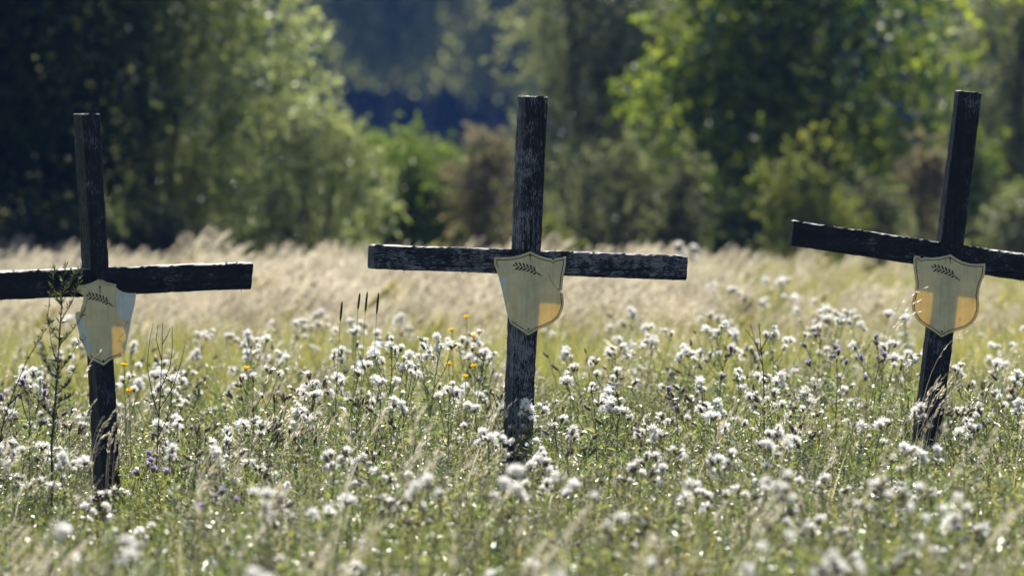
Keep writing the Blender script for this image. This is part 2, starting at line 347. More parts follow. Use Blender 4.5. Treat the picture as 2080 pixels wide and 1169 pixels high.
def make_cross(name, d, theta, px0, pybase, post, bar, depth, outline, rimruns, peels, sprig, screws, cracks, label, seed, pale, amt):
    s = d/F; ct = math.cos(theta)
    ori = W(px0, pybase, d)
    root = link(name, None); root.empty_display_size=.2
    root.location = ori; root.rotation_euler = (0,0,theta)
    tag(root, label, 'grave cross', 'black wooden grave crosses with shield plaques')
    def L(px,py): return ((px-px0)*s/ct, (pybase-py)*s)
    # post: quad px (top-left, top-right, bottom-right, bottom-left)
    tl,tr,br,bl = [L(*p) for p in post]
    tl,tr,br,bl=[np.array(q) for q in (tl,tr,br,bl)]
    o = beam([bl,tl,tr,br], 0.0, depth, 90, .0024, seed).build('post', [wood('post_wood', 2, pale, 1.0, amt)], root)
    a0,a1,b1,b0 = [L(*p) for p in bar]   # bottom-left, bottom-right, top-right, top-left
    cb = beam([a0,a1,b1,b0], .007, depth-.005, 90, .0024, seed+5)
    g = Geo()
    r = np.random.default_rng(seed+9)
    o2 = cb.build('crossbar', [wood('crossbar_wood', 0, pale, 1.0, amt)], root)
    # splinters and lichen on the bar
    for i in range(5):
        gs=Geo()
        t=r.random(); bx = np.array(a0)+(np.array(a1)-np.array(a0))*t
        tube(gs, [[bx[0],.02,bx[1]+.004],[bx[0]+r.normal()*.004,.018,bx[1]-.006-r.random()*.012]], [.0016,.0006], 4)
        gs.build('splinter', [M['darkstalk']], root)
    for i in range(8):
        gl=Geo()
        t=.02+.96*r.random(); bx=np.array(b0)+(np.array(b1)-np.array(b0))*t
        for k in range(3): ball(gl, np.array([bx[0]+(k-1)*.0025, .014+r.random()*.002, bx[1]+.001+r.random()*.002]), .0022+.0012*r.random(), k=5)
        gl.build('lichen', [M['lichen']], root)
    # plaque
    O = np.array([L(*p) for p in outline]); 
    pl = plate(O, -.0065, -.0035).build('plaque', [M['plastic']], root)
    for run in rimruns:
        closed = run is None
        Pr = O if closed else O[run]
        if closed:
            Q = resample(Pr,.004)
        else: Q = resample(Pr,.004,False)
        # keep the inward normal consistent with the outline's winding
        area = 0.5*np.sum(O[:,0]*np.roll(O[:,1],-1)-np.roll(O[:,0],-1)*O[:,1]); 
        ar2 = 0.5*np.sum(Q[:,0]*np.roll(Q[:,1],-1)-np.roll(Q[:,0],-1)*Q[:,1])
        if area*ar2 < 0: Q = Q[::-1]; 
        k=1
        strip(Q, closed, [(.0004,.0066),(.0012,.0092),(.0045,.0104),(.0078,.0092),(.0092,.0068)], 0).build('rim', [M['plastic']], pl)
        strip(Q, closed, [(.0096,.0072),(.0124,.0072)], 0).build('border_line', [M['ink']], pl)
    for pe in peels:
        P = np.array([L(*p) for p in pe]); P = resample(P,.006)
        P = P + np.random.default_rng(3).normal(size=P.shape)*.0009
        plate(P, -.0073, -.0066).build('peeled_patch', [M['peel']], pl)
    # olive branch emblem
    g = Geo(); (sx,sy),(ex,ey) = sprig   # tip and stem end in px
    A=np.array(L(sx,sy)); B=np.array(L(ex,ey)); ax=B-A; Ln=np.linalg.norm(ax); ax/=Ln; nr=np.array([-ax[1],ax[0]])
    if nr[1]<0: nr=-nr
    def pt(t,o): 
        q=A+ax*Ln*t+nr*Ln*(o+.10*math.sin(t*3.0)-.02); return q
    def flat(poly, y=-.0071):
        v=[[p[0],y,p[1]] for p in poly]; g.add(v,[list(range(len(v)))])
    for i in range(14):
        t0=.10+i*.062; 
        p=pt(t0,0); q=pt(t0+.062,0)
    n=20; top=[pt(i/n, .008*(.3+i/n)) for i in range(n+1)]; bot=[pt(i/n,-.008*(.3+i/n)) for i in range(n+1)]
    for i in range(n): flat([top[i],top[i+1],bot[i+1],bot[i]])
    def lf(t0, sd, ln, w):
        b=pt(t0, 0.008*sd); tip=pt(t0-ln*.72, sd*ln*.72); dv=tip-b; l=np.linalg.norm(dv); dv/=l; nn=np.array([-dv[1],dv[0]])
        pts=[]
        for u,wd in [(0,.05),(.2,.6),(.45,1),(.7,.8),(.9,.35),(1,.02)]: pts.append(b+dv*l*u+nn*w*Ln*wd*.5)
        for u,wd in [(1,.02),(.9,.35),(.7,.8),(.45,1),(.2,.6),(0,.05)][1:]: pts.append(b+dv*l*u-nn*w*Ln*wd*.5)
        flat(pts, -.0072-.0001*(sd>0))
    for i,t0 in enumerate([.20,.31,.42,.53,.64,.75]): lf(t0, 1, .17-.005*i, .052)
    for i,t0 in enumerate([.26,.37,.48,.59,.70,.80]): lf(t0,-1, .17-.005*i, .052)
    lf(.14,.3,.14,.045); lf(.86,.9,-.07,.03); lf(.86,-.9,.06,.03)
    g.build('olive_branch_emblem', [M['ink']], pl)
    for (px,py) in screws:
        g=Geo(); c=L(px,py); ball(g, np.array([c[0],-.0068,c[1]]), .0042, (1,.5,1), 8); g.build('screw', [M['screw']], pl)
        if py < 640:
            g=Geo(); g.add([[c[0]-.0025,-.00685,c[1]-.003],[c[0]+.0025,-.00685,c[1]-.003],[c[0]+.0035,-.00685,c[1]-.012],[c[0]+.0008,-.00685,c[1]-.030],[c[0]-.002,-.00685,c[1]-.014]],[[0,1,2,3,4]]); g.build('rust_stain',[M['stain']],pl)
    for cr in cracks:
        g=Geo(); q=[L(*p) for p in cr]; tube(g, [[a[0],-.0069,a[1]] for a in q], [.0006]*len(q), 4); 
        g.build('crack', [M['ink']], pl)
    return root
def Z(u0,v0,sc,pts): return [(u0+u/sc, v0+v/sc) for u,v in pts]
out_c = Z(900,460,4.495,[(790,222),(830,240),(880,265),(940,282),(985,288),(1000,306),(1012,290),(1060,282),(1118,272),(1118,320),(1112,370),(1097,440),(1087,520),(1085,575),(1060,593),(1090,606),(1095,650),(1100,700),(1088,760),(1055,830),(1000,880),(930,912),(860,938),(772,988),(700,940),(650,908),(612,880),(596,835),(575,760),(562,700),(545,620),(528,540),(510,470),(480,380),(462,340),(463,270),(540,274),(620,270),(700,255),(750,238)])
out_r = Z(1840,500,5.847,[(525,90),(580,130),(660,175),(760,200),(860,206),(942,200),(940,260),(932,340),(900,410),(872,500),(860,590),(870,680),(866,760),(835,850),(780,920),(700,970),(600,1000),(520,1025),(415,1075),(340,1020),(280,978),(200,930),(130,875),(82,800),(60,730),(58,665),(80,580),(102,500),(108,430),(92,340),(80,240),(78,140),(95,102),(150,112),(178,140),(206,122),(300,130),(400,120),(470,104)])
out_l = Z(140,560,5.3125,[(335,50),(400,85),(460,100),(500,110),(530,142),(580,170),(640,182),(690,183),(715,178),(702,300),(672,420),(652,520),(636,620),(618,720),(603,795),(590,832),(560,868),(500,880),(440,905),(375,960),(300,920),(230,885),(205,840),(165,740),(130,650),(98,510),(80,430),(86,382),(130,372),(140,335),(172,240),(158,195),(100,152),(104,115),(180,112),(250,90)])
make_cross('wooden_cross', 25.0, R(20), 1060, 1096,
  [(1068,193),(1114,195),(1073,1100),(1028,1100)],
  [(763,542),(1401,571.3),(1403,521.3),(765,494)], .10, out_c,
  [list(range(0,15)), list(range(15,27)), list(range(33,40))+[0]],
  [Z(900,460,4.495,[(520,440),(545,455),(575,448),(565,500),(572,540),(560,600),(575,650),(590,760),(610,850),(606,862),(580,775),(566,700),(549,620),(532,540),(514,475)])],
  [(1037,537),(1101,560)], [(1075.5,518.5),(1072,667)],
  [Z(900,460,4.495,[(955,430),(985,495),(1020,550),(1062,590)]), Z(900,460,4.495,[(1000,308),(1003,330),(998,345)])],
  'weathered black wooden cross in the middle, nearly upright, its plaque with one yellow corner', 11, .17, 1.4)
make_cross('wooden_cross', 24.2, R(26), 215, 1200,
  [(171,229),(206,229),(256,1205),(222,1205)],
  [(-80,608),(508,589),(513,535),(-80,550)], .105, out_l,
  [list(range(0,4)), list(range(16,23)), [33,34,35,0]],
  [Z(140,560,5.3125,[(533,148),(580,176),(640,187),(690,188),(708,184),(696,300),(667,420),(647,520),(631,620),(614,720),(600,790),(586,826),(582,800),(560,760),(600,700),(605,590),(585,560),(640,480),(560,470),(520,400),(505,300),(498,200)]),
   Z(140,560,5.3125,[(92,390),(128,380),(175,500),(215,640),(250,780),(245,845),(210,835),(170,740),(135,650),(103,510),(86,430)])],
  [(173,597),(231,621)], [(203,581),(209.5,731)],
  [Z(140,560,5.3125,[(640,470),(600,520),(585,560),(605,600),(560,640),(540,660)]), Z(140,560,5.3125,[(520,700),(545,690),(560,720),(590,700),(570,740)]), Z(140,560,5.3125,[(520,830),(580,815),(585,830)]), Z(140,560,5.3125,[(540,190),(570,200),(600,195),(590,220),(560,240)])],
  'black wooden cross leaning slightly left with a broken peeling plaque, nearest the left edge', 23, .12, .5)
make_cross('wooden_cross', 25.8, R(8), 1900, 1074,
  [(1948,182),(1995,187),(1889,1080),(1838,1080)],
  [(1605,496),(2235,593),(2238,539),(1611,446)], .098, out_r,
  [None], [], [(1887,540),(1949,568)], [(1928.5,524.5),(1912,672)],
  [Z(1840,500,5.847,[(635,848),(640,870),(636,885)])],
  'black wooden cross tilted right, crossbar sloping down, plaque with two yellow corners', 37, .14, .7)

# ------------------------------------------------------------------ plants: prototypes
UP = np.array([0,0,1.])
def fluff_geo(r=.026, n=90, seed=0, spread=1.0):
    """puff of pappus hair with a calyx below; axis +z, base at origin"""
    g=Geo(); d=rdir(n); d[:,2]=np.abs(d[:,2])*.9*spread+ (rng.random(n)-.35)*.6; d=norm(d)
    base = np.array([0,0,.016])+d*.004; L=r*(.65+.55*rng.random(n))
    leaves(g, base+d*r*.2+rdir(n)*r*.28*rng.random((n,1)), d+rdir(n)*.75, L*.85, r*.12, 0)
    dd=rdir(n//2); c=np.array([0,0,.016])+dd*r*.55*rng.random((n//2,1))+np.array([0,0,r*.3])
    leaves(g, c, rdir(n//2), r*.6, r*.12, 0)
    ball(g, np.array([0,0,.008]), .0065, (1,1,1.6), 6, 1)
    return g
def bud_geo(kind=0):
    g=Geo(); ball(g, np.array([0,0,.012]), .0075, (1,1,1.9), 7, 1)
    n=26; d=rdir(n)*.35+UP; leaves(g, np.array([0,0,.02])+rdir(n)*.003, d, .013+.012*rng.random(n), .006, 2 if kind==0 else 0)
    m=16; a=rng.random(m)*6.28; b=np.stack([np.cos(a)*.006,np.sin(a)*.006,.004+.014*rng.random(m)],-1); leaves(g,b,np.stack([np.cos(a)*.6,np.sin(a)*.6,np.ones(m)],-1),.01,.004,2)
    return g
def purple_geo():
    g=Geo(); ball(g, np.array([0,0,.010]), .0085, (1,1,1.4), 7, 1)
    n=50; leaves(g, np.array([0,0,.017])+rdir(n)*.003, rdir(n)*.8+UP, .018, .005, 3); return g
HM = [M['fluff'], M['calyx'], M['bud'], M['purple']]
heads_g = [fluff_geo(.021,100), fluff_geo(.026,110,spread=.7), fluff_geo(.016,70), fluff_geo(.022,90,spread=.4), bud_geo(0), bud_geo(1), bud_geo(0), purple_geo()]
heads_m = [g.mesh('seed_head', HM) for g in heads_g]
def rotz_to(dv):
    return Vector((0,0,1)).rotation_difference(Vector(dv)).to_matrix().to_4x4()
def thistle_proto(seed, nbr, ks):
    """unit-height (1 m) thistle: stem geo, leaf geo, list of (head index, matrix)"""
    global rng
    keep=rng; rng=np.random.default_rng(seed)
    H=1.0; st=Geo(); lf=Geo(); heads=[]
    n=8; t=np.linspace(0,1,n); bend=rng.normal()*.10
    main=np.stack([bend*t**2+.015*np.sin(t*7+seed), rng.normal()*.06*t**2+.01*np.cos(t*6), t*H*.9],-1)
    tube(st, main, np.linspace(.0045,.002,n), 5)
    def pos(u): i=min(u*(n-1), n-1.001); k=int(i); return main[k]*(1-(i-k))+main[k+1]*(i-k)
    tips=[(main[-1], norm((main[-1]-main[-2])[None])[0])]
    for b in range(nbr):
        u=.62+.36*(b/max(1,nbr-1))**.8*rng.uniform(.85,1); u=min(u,.97); p=pos(u); a=rng.random()*6.28
        L=(1.03-u)*H*rng.uniform(.5,1.0)+.02
        out=np.array([math.cos(a)*.55,math.sin(a)*.55,1.0]); out/=np.linalg.norm(out)
        q1=p+out*L*.5+np.array([math.cos(a),math.sin(a),0])*L*.05; q2=q1+norm((out+UP*.5)[None])[0]*L*.5
        tube(st,[p,q1,q2],[.0025,.002,.0015],4); tips.append((q2,norm((q2-q1)[None])[0]))
        m=5; tt=rng.random(m); leaves(lf,p+(q2-p)*tt[:,None],rdir(m)+UP*.2,.035+.02*rng.random(m),.008)
        if rng.random()<.3:
            o3=norm((out+rdir(1)[0]*.8)[None])[0]; q3=q1+o3*L*.35; tube(st,[q1,q3],[.0018,.0012],4); tips.append((q3,o3))
    for (p,dv) in tips:
        k=rng.integers(1,3)
        for j in range(k):
            dd=norm((dv+rdir(1)[0]*.75+UP*.1)[None])[0]; q=p+dd*.014*(j>0)
            if j>0: tube(st,[p-dv*.01,q],[.0015,.0012],4)
            hi = int(rng.choice(ks)); sc=rng.uniform(.55,1.05)
            heads.append((hi, q, dd, sc))
    m=46; u=rng.random(m)*.85; b=np.array([pos(x) for x in u]); a=rng.random(m)*6.28
    dv=np.stack([np.cos(a),np.sin(a),.35+.5*rng.random(m)],-1)
    leaves(lf,b,dv,.05+.06*rng.random(m)*(1-u*.4),.012+.010*rng.random(m),0,None,.25)
    m=60; u=rng.random(m)*.9; b=np.array([pos(x) for x in u])+rdir(m)*.03*np.array([1,1,.5]); leaves(lf,b,rdir(m)+UP*.3,.02+.02*rng.random(m),.006)
    rng=keep
    return st,lf,heads
OPEN=[0,0,1,1,2,3,3,5,4,6]; MIX=[0,2,3,4,5,4,6,4,5]; BUDS=[4,4,6,5,6,2]; PURP=[7,7,7,4,5]
protos=[]
for i,(nb,ks) in enumerate([(4,OPEN),(6,OPEN),(3,OPEN),(5,MIX),(7,OPEN),(4,MIX),(6,MIX),(6,BUDS),(2,OPEN),(4,OPEN),(3,MIX),(9,BUDS)]):
    protos.append(thistle_proto(100+i,nb,ks))
purple_proto=thistle_proto(300,3,PURP); purple_proto2=thistle_proto(301,2,PURP)
allp=protos+[purple_proto,purple_proto2]
pm=[(s.mesh('stem',[M['stem']]), l.mesh('leaves',[M['tleaf']]), h) for s,l,h in allp]
def plant_thistle(x,y,h,v,label,cat='thistle',group=None,name='thistle_plant',lean=None):
    st,lf,heads=pm[v]
    root=link(name,None); root.location=(x,y,gz(x,y)-.01)
    lx,ly = (random.gauss(0,.05), random.gauss(.02,.06)) if lean is None else lean
    root.rotation_euler=(lx,ly+.04,random.random()*6.28)
    tag(root,label,cat,group)
    s=link('stem',st,root); s.scale=(h*.75+.25*1,h*.75+.25,h)
    l=link('leaves',lf,root); l.scale=s.scale
    for hi,q,dd,sc in heads:
        o=link('seed_head' if hi!=7 else 'flower_head', heads_m[hi], root)
        m=rotz_to(dd); p=Vector((q[0]*s.scale[0],q[1]*s.scale[1],q[2]*h))
        o.matrix_basis = Matrix.Translation(p) @ m @ Matrix.Scale(sc,4)
    return root
# ---- placed from the photograph: (px, py of top, distance)
SPOTS=[(810,655,26),(848,662,26.3),(782,700,25.8),(745,742,25.5),(1215,752,25),(1188,795,24.6),(1095,800,24.3),(1135,835,24.1),(1150,862,23.8),(1257,688,28),(925,755,25.4),(972,800,25),(545,780,25.5),(518,737,26),(478,655,29.5),(605,742,26),(832,800,24.6),(390,832,24.8),(565,800,25),(640,772,26),(700,722,26),(1208,722,27.5),(1532,742,26.5),(1482,740,27),(1430,757,26),(1492,640,29),(1552,642,29),(1765,668,28),(1793,620,31),(1722,622,32),(1850,702,27.5),(1642,800,24.6),(2052,748,26),(2042,800,24.3),(2003,832,24),(1622,872,22.2),(1530,962,19.5),(1692,958,19.6),(1640,950,19.8),(1770,962,20),(1902,965,20.2),(1120,932,21),(1050,962,20),(1240,962,19.5),(1225,1005,19),(980,1130,16.6),(1060,1140,16.3),(560,977,20),(345,900,22.6),(155,1057,18),(540,1150,16.2),(1320,1095,17),(1345,1080,17.3),(1400,1030,18),(1590,1100,17),(1482,902,21.5),(1420,702,28),(1372,690,29),(1312,662,30),(1622,602,34),(1332,650,31),(1652,622,33),(352,742,27),(328,772,27),(640,692,28),(102,722,28),(62,745,28),(740,642,31),(990,652,29),(952,692,28),(1002,700,28),(962,672,29),(1262,800,24.2),(1290,855,23.6),(1560,845,23),(1730,830,23.5),(1450,830,23.6),(1330,900,22),(1000,860,23),(700,900,22),(470,900,22.3),(100,905,22),(870,960,20.5),(1830,880,22),(1980,720,27),(1700,640,30),(1440,800,24.5),(1580,780,25.3),(1160,700,28.5),(900,690,28.2),(1120,900,22)]
def zone(px,d):
    if d<21.5: k=('in the blurred foreground below the crosses','foreground thistles')
    elif d>27.6: k=('in the blurred flowering band beyond the crosses','thistles beyond the crosses')
    elif px<215: k=('at the foot and left of the leaning left cross','thistles left of the left cross')
    elif px<1060: k=('in the sharp meadow between the left and middle crosses','thistles between left and middle cross')
    elif px<1900: k=('in the sharp meadow between the middle and right crosses','thistles between middle and right cross')
    else: k=('in the meadow right of the right cross post','thistles right of the right cross')
    return k
SPECIAL={0:'tall thistle with the brightest white tufts above the meadow, left of the middle cross',
 4:'dark-stemmed thistle with upright white tufts, just right of the middle cross post',
 6:'thistle with white fluff hanging across the lower middle cross post',
 14:'lone blurred white-tufted thistle standing against the grass right of the left cross',
 32:'large white-tufted thistle by the right edge of the meadow',
 41:'big blurred white puff of a thistle in front of the foot of the middle cross',
 36:'big blurred white thistle tuft low between the middle and right crosses',
 12:'thistle packed with brown half-open heads between left and middle cross'}
nth=0
def put(px,py,d,v,label=None):
    global nth
    p=W(px,py,d); h=p.z-gz(p.x,d)
    if h<.12: h=.3
    zl,zg=zone(px,d)
    plant_thistle(p.x,d,h,v,label or ('thistle gone to white seed fluff '+zl),group=None if label else zg)
    nth+=1
for i,(px,py,d) in enumerate(SPOTS):
    v=[0,1,4,9,2,3,1,5][i%8]
    if i==12: v=11
    if i in (0,1): v=4 if i==0 else 1
    if d<20 and i%4==0: continue
    if d<21.5: d=14.6+(d-16)*.8; v=[8,2,0,10,9,8,3,5][i%8]
    put(px,py,d,v,SPECIAL.get(i))
# a companion close to many of them so that heads bunch as in the photo
tot=0; R15=0
while nth<282:
    d=15.8+17.2*random.random()**.85; px=random.uniform(-20,2100)
    dens=.5+.5*math.sin(px*.009+d*1.3)*math.cos(d*.8-px*.004)
    if random.random()>dens+.15+(.15 if px>1200 else 0): continue
    if d<20 and random.random()<.15: continue
    x=(px-1040)/F*d
    hh=random.choice([.36,.40,.44,.48,.54,.62]) if d>22 else random.choice([.38,.42,.46,.5])
    py=HOR+(ZC-gz(x,d)-hh)/d*F
    # keep the plaques and posts clear
    bad=False
    for (cx,cd,cyl) in ((200,24.2,900),(1060,25,800),(1905,25.8,800)):
        if d<cd+.2 and abs(px-cx)<75 and py<cyl: bad=True
    if bad or py>1230: continue
    put(px,py,d,random.choice([0,2,3,5,5,6,7,7,7,8,10,5,11,11,11]))
# purple thistles
for i,(px,py,d) in enumerate([(290,915,23),(350,888,23.5),(480,972,20.5),(1452,682,27),(1705,690,27),(1750,694,27.5),(1790,682,28),(1800,662,28.5),(1826,692,28),(1375,775,26),(88,742,24),(15,770,24.2),(1660,655,29),(1300,770,26)]):
    p=W(px,py,d)
    lab={0:'lilac thistle flower low in the grass just right of the left cross post',2:'large blurred lilac flower between left and middle cross, close to the camera',3:'lilac thistle with dark buds standing against the grass between middle and right cross'}.get(i)
    if i in (4,5,6,7,8,12): lab2='small lilac thistle flower in the loose patch left of the right cross plaque'; gr='lilac thistles beside the right plaque'
    else: lab2='small lilac-headed thistle scattered among the white seed heads of the meadow'; gr='scattered lilac thistles'
    plant_thistle(p.x,d,p.z-gz(p.x,d),12+i%2,lab or lab2,'thistle',None if lab else gr,'flowering_thistle')
# yellow flowers
def yellow_meshes():
    st=Geo(); tube(st,[[0,0,0],[.01,.0,.5],[0,0,1]],[.003,.0022,.0016],4)
    m=12; leaves(st,np.stack([np.zeros(m),np.zeros(m),rng.random(m)*.8],-1),rdir(m)+UP*.4,.05,.01)
    fl=Geo(); n=34; a=rng.random(n)*6.28; dv=np.stack([np.cos(a),np.sin(a),.25+.5*rng.random(n)],-1)
    leaves(fl,np.zeros((n,3))+UP*.004,dv,.016,.009); ball(fl,np.zeros(3),.006,(1,1,.8),6)
    return st.mesh('stem',[M['tleaf']]), fl.mesh('flower_head',[M['yellow']])
ys,yf=yellow_meshes()
for i,(px,py,d) in enumerate([(948,645,29),(918,672,28.5),(962,684,28.5),(912,741,27),(963,745,27),(945,766,26.8),(500,749,26.2),(252,743,25.6),(262,795,25)]):
    p=W(px,py,d); h=p.z-gz(p.x,d); r=link('yellow_flower',None); r.location=(p.x,d,gz(p.x,d)); 
    s=link('stem',ys,r); s.scale=(1,1,h); f=link('flower_head',yf,r); f.location=(0,0,h); f.rotation_euler=(random.gauss(.3,.2),random.gauss(0,.2),0)
    lab=['topmost of the yellow flowers left of the middle cross plaque',None,None,'lowest bright yellow flower of the patch left of the middle cross',None,None,'single yellow flower far left of the patch, beside a white tufted thistle','yellow flower beside the tip of the left plaque','yellow flower beside the left cross post, below the plaque'][i]
    tag(r,lab or 'small yellow flower within the patch of white thistles left of the middle cross','flower',None if lab else 'yellow flowers left of the middle cross')
# timothy spikes
for i,(px,p1,p2,d) in enumerate([(692,612,652,25.4),(728,595,628,25.7),(743,594,632,25.6),(766,595,638,25.6)]):
    a=W(px+3,p1,d); b=W(px-1,p2,d); lean=W(px-14,p2+230,d)
    r=link('grass_stalk',None); r.location=(lean.x,d,gz(lean.x,d))
    tag(r,['shortest and leftmost of four thin stalks with dark cylindrical spikes','thin grass stalk with a narrow dark spike, second of the four from the left','grass stalk with a dark spike, third of the four, beside the second','grass stalk with a long dark spike, rightmost of the four'][i],'grass stalk','stalks with dark spikes')
    def loc(p): return [p.x-lean.x,0,p.z-gz(lean.x,d)]
    g=Geo(); tube(g,[[0,0,0],loc(lean),loc(b)],[.0016,.0013,.001],4); g.build('stem',[M['drygreen']],r)
    g=Geo(); P0=np.array(loc(b)); P1=np.array(loc(a)); t=np.linspace(0,1,8)[:,None]; tube(g,P0+(P1-P0)*t,[.002,.0042,.0046,.0047,.0046,.0044,.004,.002],6); 
    m=60; tt=rng.random(m)[:,None]; leaves(g,P0+(P1-P0)*tt,rdir(m)*.8+UP,.007,.002); g.build('spike',[M['darkseed']],r)
# mugwort in front of the left cross, bare stalk, seedy stalks
def stalk(name,pts_px,d,branches,label,cat,leafy_=True,bm='darkstalk',lm='mug',r0=.0045,leafn=22,ll=.03,part='leaves'):
    base=W(*pts_px[0],d); gx=base.x; r=link(name,None); r.location=(gx,d,gz(gx,d))
    def loc(px,py,dy=0): p=W(px,py,d); return np.array([p.x-gx,dy,p.z-gz(gx,d)])
    st=Geo(); lf=Geo(); main=np.array([[0,0,0]]+[loc(*q) for q in pts_px])
    tube(st,main,np.linspace(r0,.0012,len(main)),5)
    def deck(P,n,L):
        for i in range(n):
            u=rng.random()*(len(P)-1); k=int(u); q=P[k]*(1-(u-k))+P[k+1]*(u-k)
            leaves(lf,q[None]+rdir(3)*.003,rdir(3)*.9+UP*.9,L*(.5+.8*rng.random(3)),L*.17)
    deck(main,leafn*2,ll)
    for i,b in enumerate(branches):
        P=np.array([loc(*q,dy=random.gauss(0,.02)*(j>0)) for j,q in enumerate(b)]); tube(st,P,np.linspace(.002,.0009,len(P)),4); deck(P,leafn,ll*.7)
    st.build('stem',[M[bm]],r)
    lf.build(part,[M[lm]],r)
    return tag(r,label,cat)
stalk('mugwort_plant',[(105,900),(113,800),(120,700),(125,620),(128,565),(136,535)],23.4,
 [[(117,760),(135,735),(158,700),(172,690)],[(121,700),(150,665),(168,640),(178,600)],[(124,650),(145,615),(158,580),(166,545)],[(118,740),(104,700),(98,640),(104,575)],[(124,620),(112,600),(106,570),(112,545)],[(112,820),(135,808),(150,800)],[(115,770),(98,745),(90,720)],[(110,850),(92,830),(84,812)],[(120,690),(105,670),(100,650)],[(114,800),(138,780),(155,745)],[(127,600),(140,575),(160,545)]],
 'tall dark leafy mugwort plant rising in front of the left arm of the left cross','weed',ll=.037,leafn=22)
stalk('dry_stalk',[(318,940),(322,860),(326,790),(329,720),(330,655)],24.6,
 [[(323,850),(310,800),(300,740),(304,690),(312,655)],[(326,790),(345,745),(352,700),(350,660)],[(324,830),(350,790),(366,740),(376,700)],[(328,730),(318,690),(320,660)],[(329,700),(340,680),(346,665)],[(320,890),(340,850),(345,820)]],
 'thin dark leafless forked stalk standing right of the left cross','dry stalk',lm='darkseed',leafn=3,ll=.012,r0=.003,part='seeds')
stalk('dry_stalk',[(-6,930),(8,850),(30,790),(55,730),(80,690),(92,668)],23.6,
 [[(8,860),(25,835),(34,800),(48,775)],[(-2,900),(18,880),(24,850),(36,825)],[(20,820),(40,800),(70,788)]],
 'arching stalk hung with dark brown seeds at the left edge','dry stalk',lm='darkseed',leafn=26,ll=.020,r0=.003,part='seeds')
stalk('dry_stalk',[(1552,800),(1550,750),(1545,700),(1541,655)],25.6,
 [[(1548,740),(1535,700),(1525,660)],[(1546,710),(1562,680),(1576,655)],[(1548,720),(1530,690),(1512,665)]],
 'upright stalk with small dark buds between the middle and right crosses','dry stalk',lm='darkseed',leafn=8,ll=.014,r0=.003,part='buds')
# curved feathery grass panicles before the posts and over the right plaque
def panicle(px0,py0,px1,py1,d,label,lenp=.09,curve=1,mat='straw',n=30,group=None):
    a=W(px0,py0,d); b=W(px1,py1,d); gx=a.x; g0=gz(gx,d); r=link('seed_grass',None); r.location=(gx,d,g0)
    A=np.array([0,0,0.]); B=np.array([b.x-gx,0,b.z-g0]); C=np.array([(a.x-gx)*1.0,0,(b.z-g0)*.75])
    t=np.linspace(0,1,14)[:,None]; P=(1-t)**2*A+2*(1-t)*t*(C+np.array([0,0,.12*(b.z-g0)]))+t**2*B
    P[:,2]-= (t[:,0]**4)*lenp*.25*curve
    st=Geo(); tube(st,P,np.linspace(.0015,.0006,14),4); st.build('stem',[M['straw']],r)
    g=Geo(); u=9+4*rng.random(n); k=np.minimum(u.astype(int),12); q=P[k]*(1-(u-k))[:,None]+P[k+1]*(u-k)[:,None]
    dv=norm(P[-1]-P[-4])[None,:]+rdir(n)*.35; leaves(g,q,dv,.022,.0045,0,None,.1); g.build('panicle',[M[mat]],r)
    tag(r,label,'grass stalk',group)
for (a,b,c,e,d,l) in [(1720,900,1885,572,24.6,'feathery pale grass head lying over the right plaque'),
   (1745,900,1872,598,24.5,'pale grass head crossing the left yellow corner of the right plaque'),
   (1735,900,1868,622,24.4,'lowest pale grass head touching the edge of the right plaque'),
   (1850,950,1962,664,24.6,'thin arching grass head right of the tip of the right plaque'),
   (130,950,205,702,23.2,'white-lit grass head over the bottom of the left plaque')]:
    panicle(a,b,c,e,d,l,mat='fluff' if c<1900 else 'straw',n=13)
for i in range(26):
    if i%2: px=random.uniform(165,235); py=random.uniform(790,930); dd=random.uniform(22.6,23.8); lb='curved grass head lit pale against the lower left cross post'; gg='grass heads before the left post'
    else: px=random.uniform(1860,1950); py=random.uniform(730,860); dd=random.uniform(24.3,25.3); lb='curved grass head lit pale against the lower right cross post'; gg='grass heads before the right post'
    panicle(px-random.uniform(5,50),py+120,px+random.uniform(0,30),py,dd,lb,mat='grey' if i%3 else 'straw',n=26,group=gg)

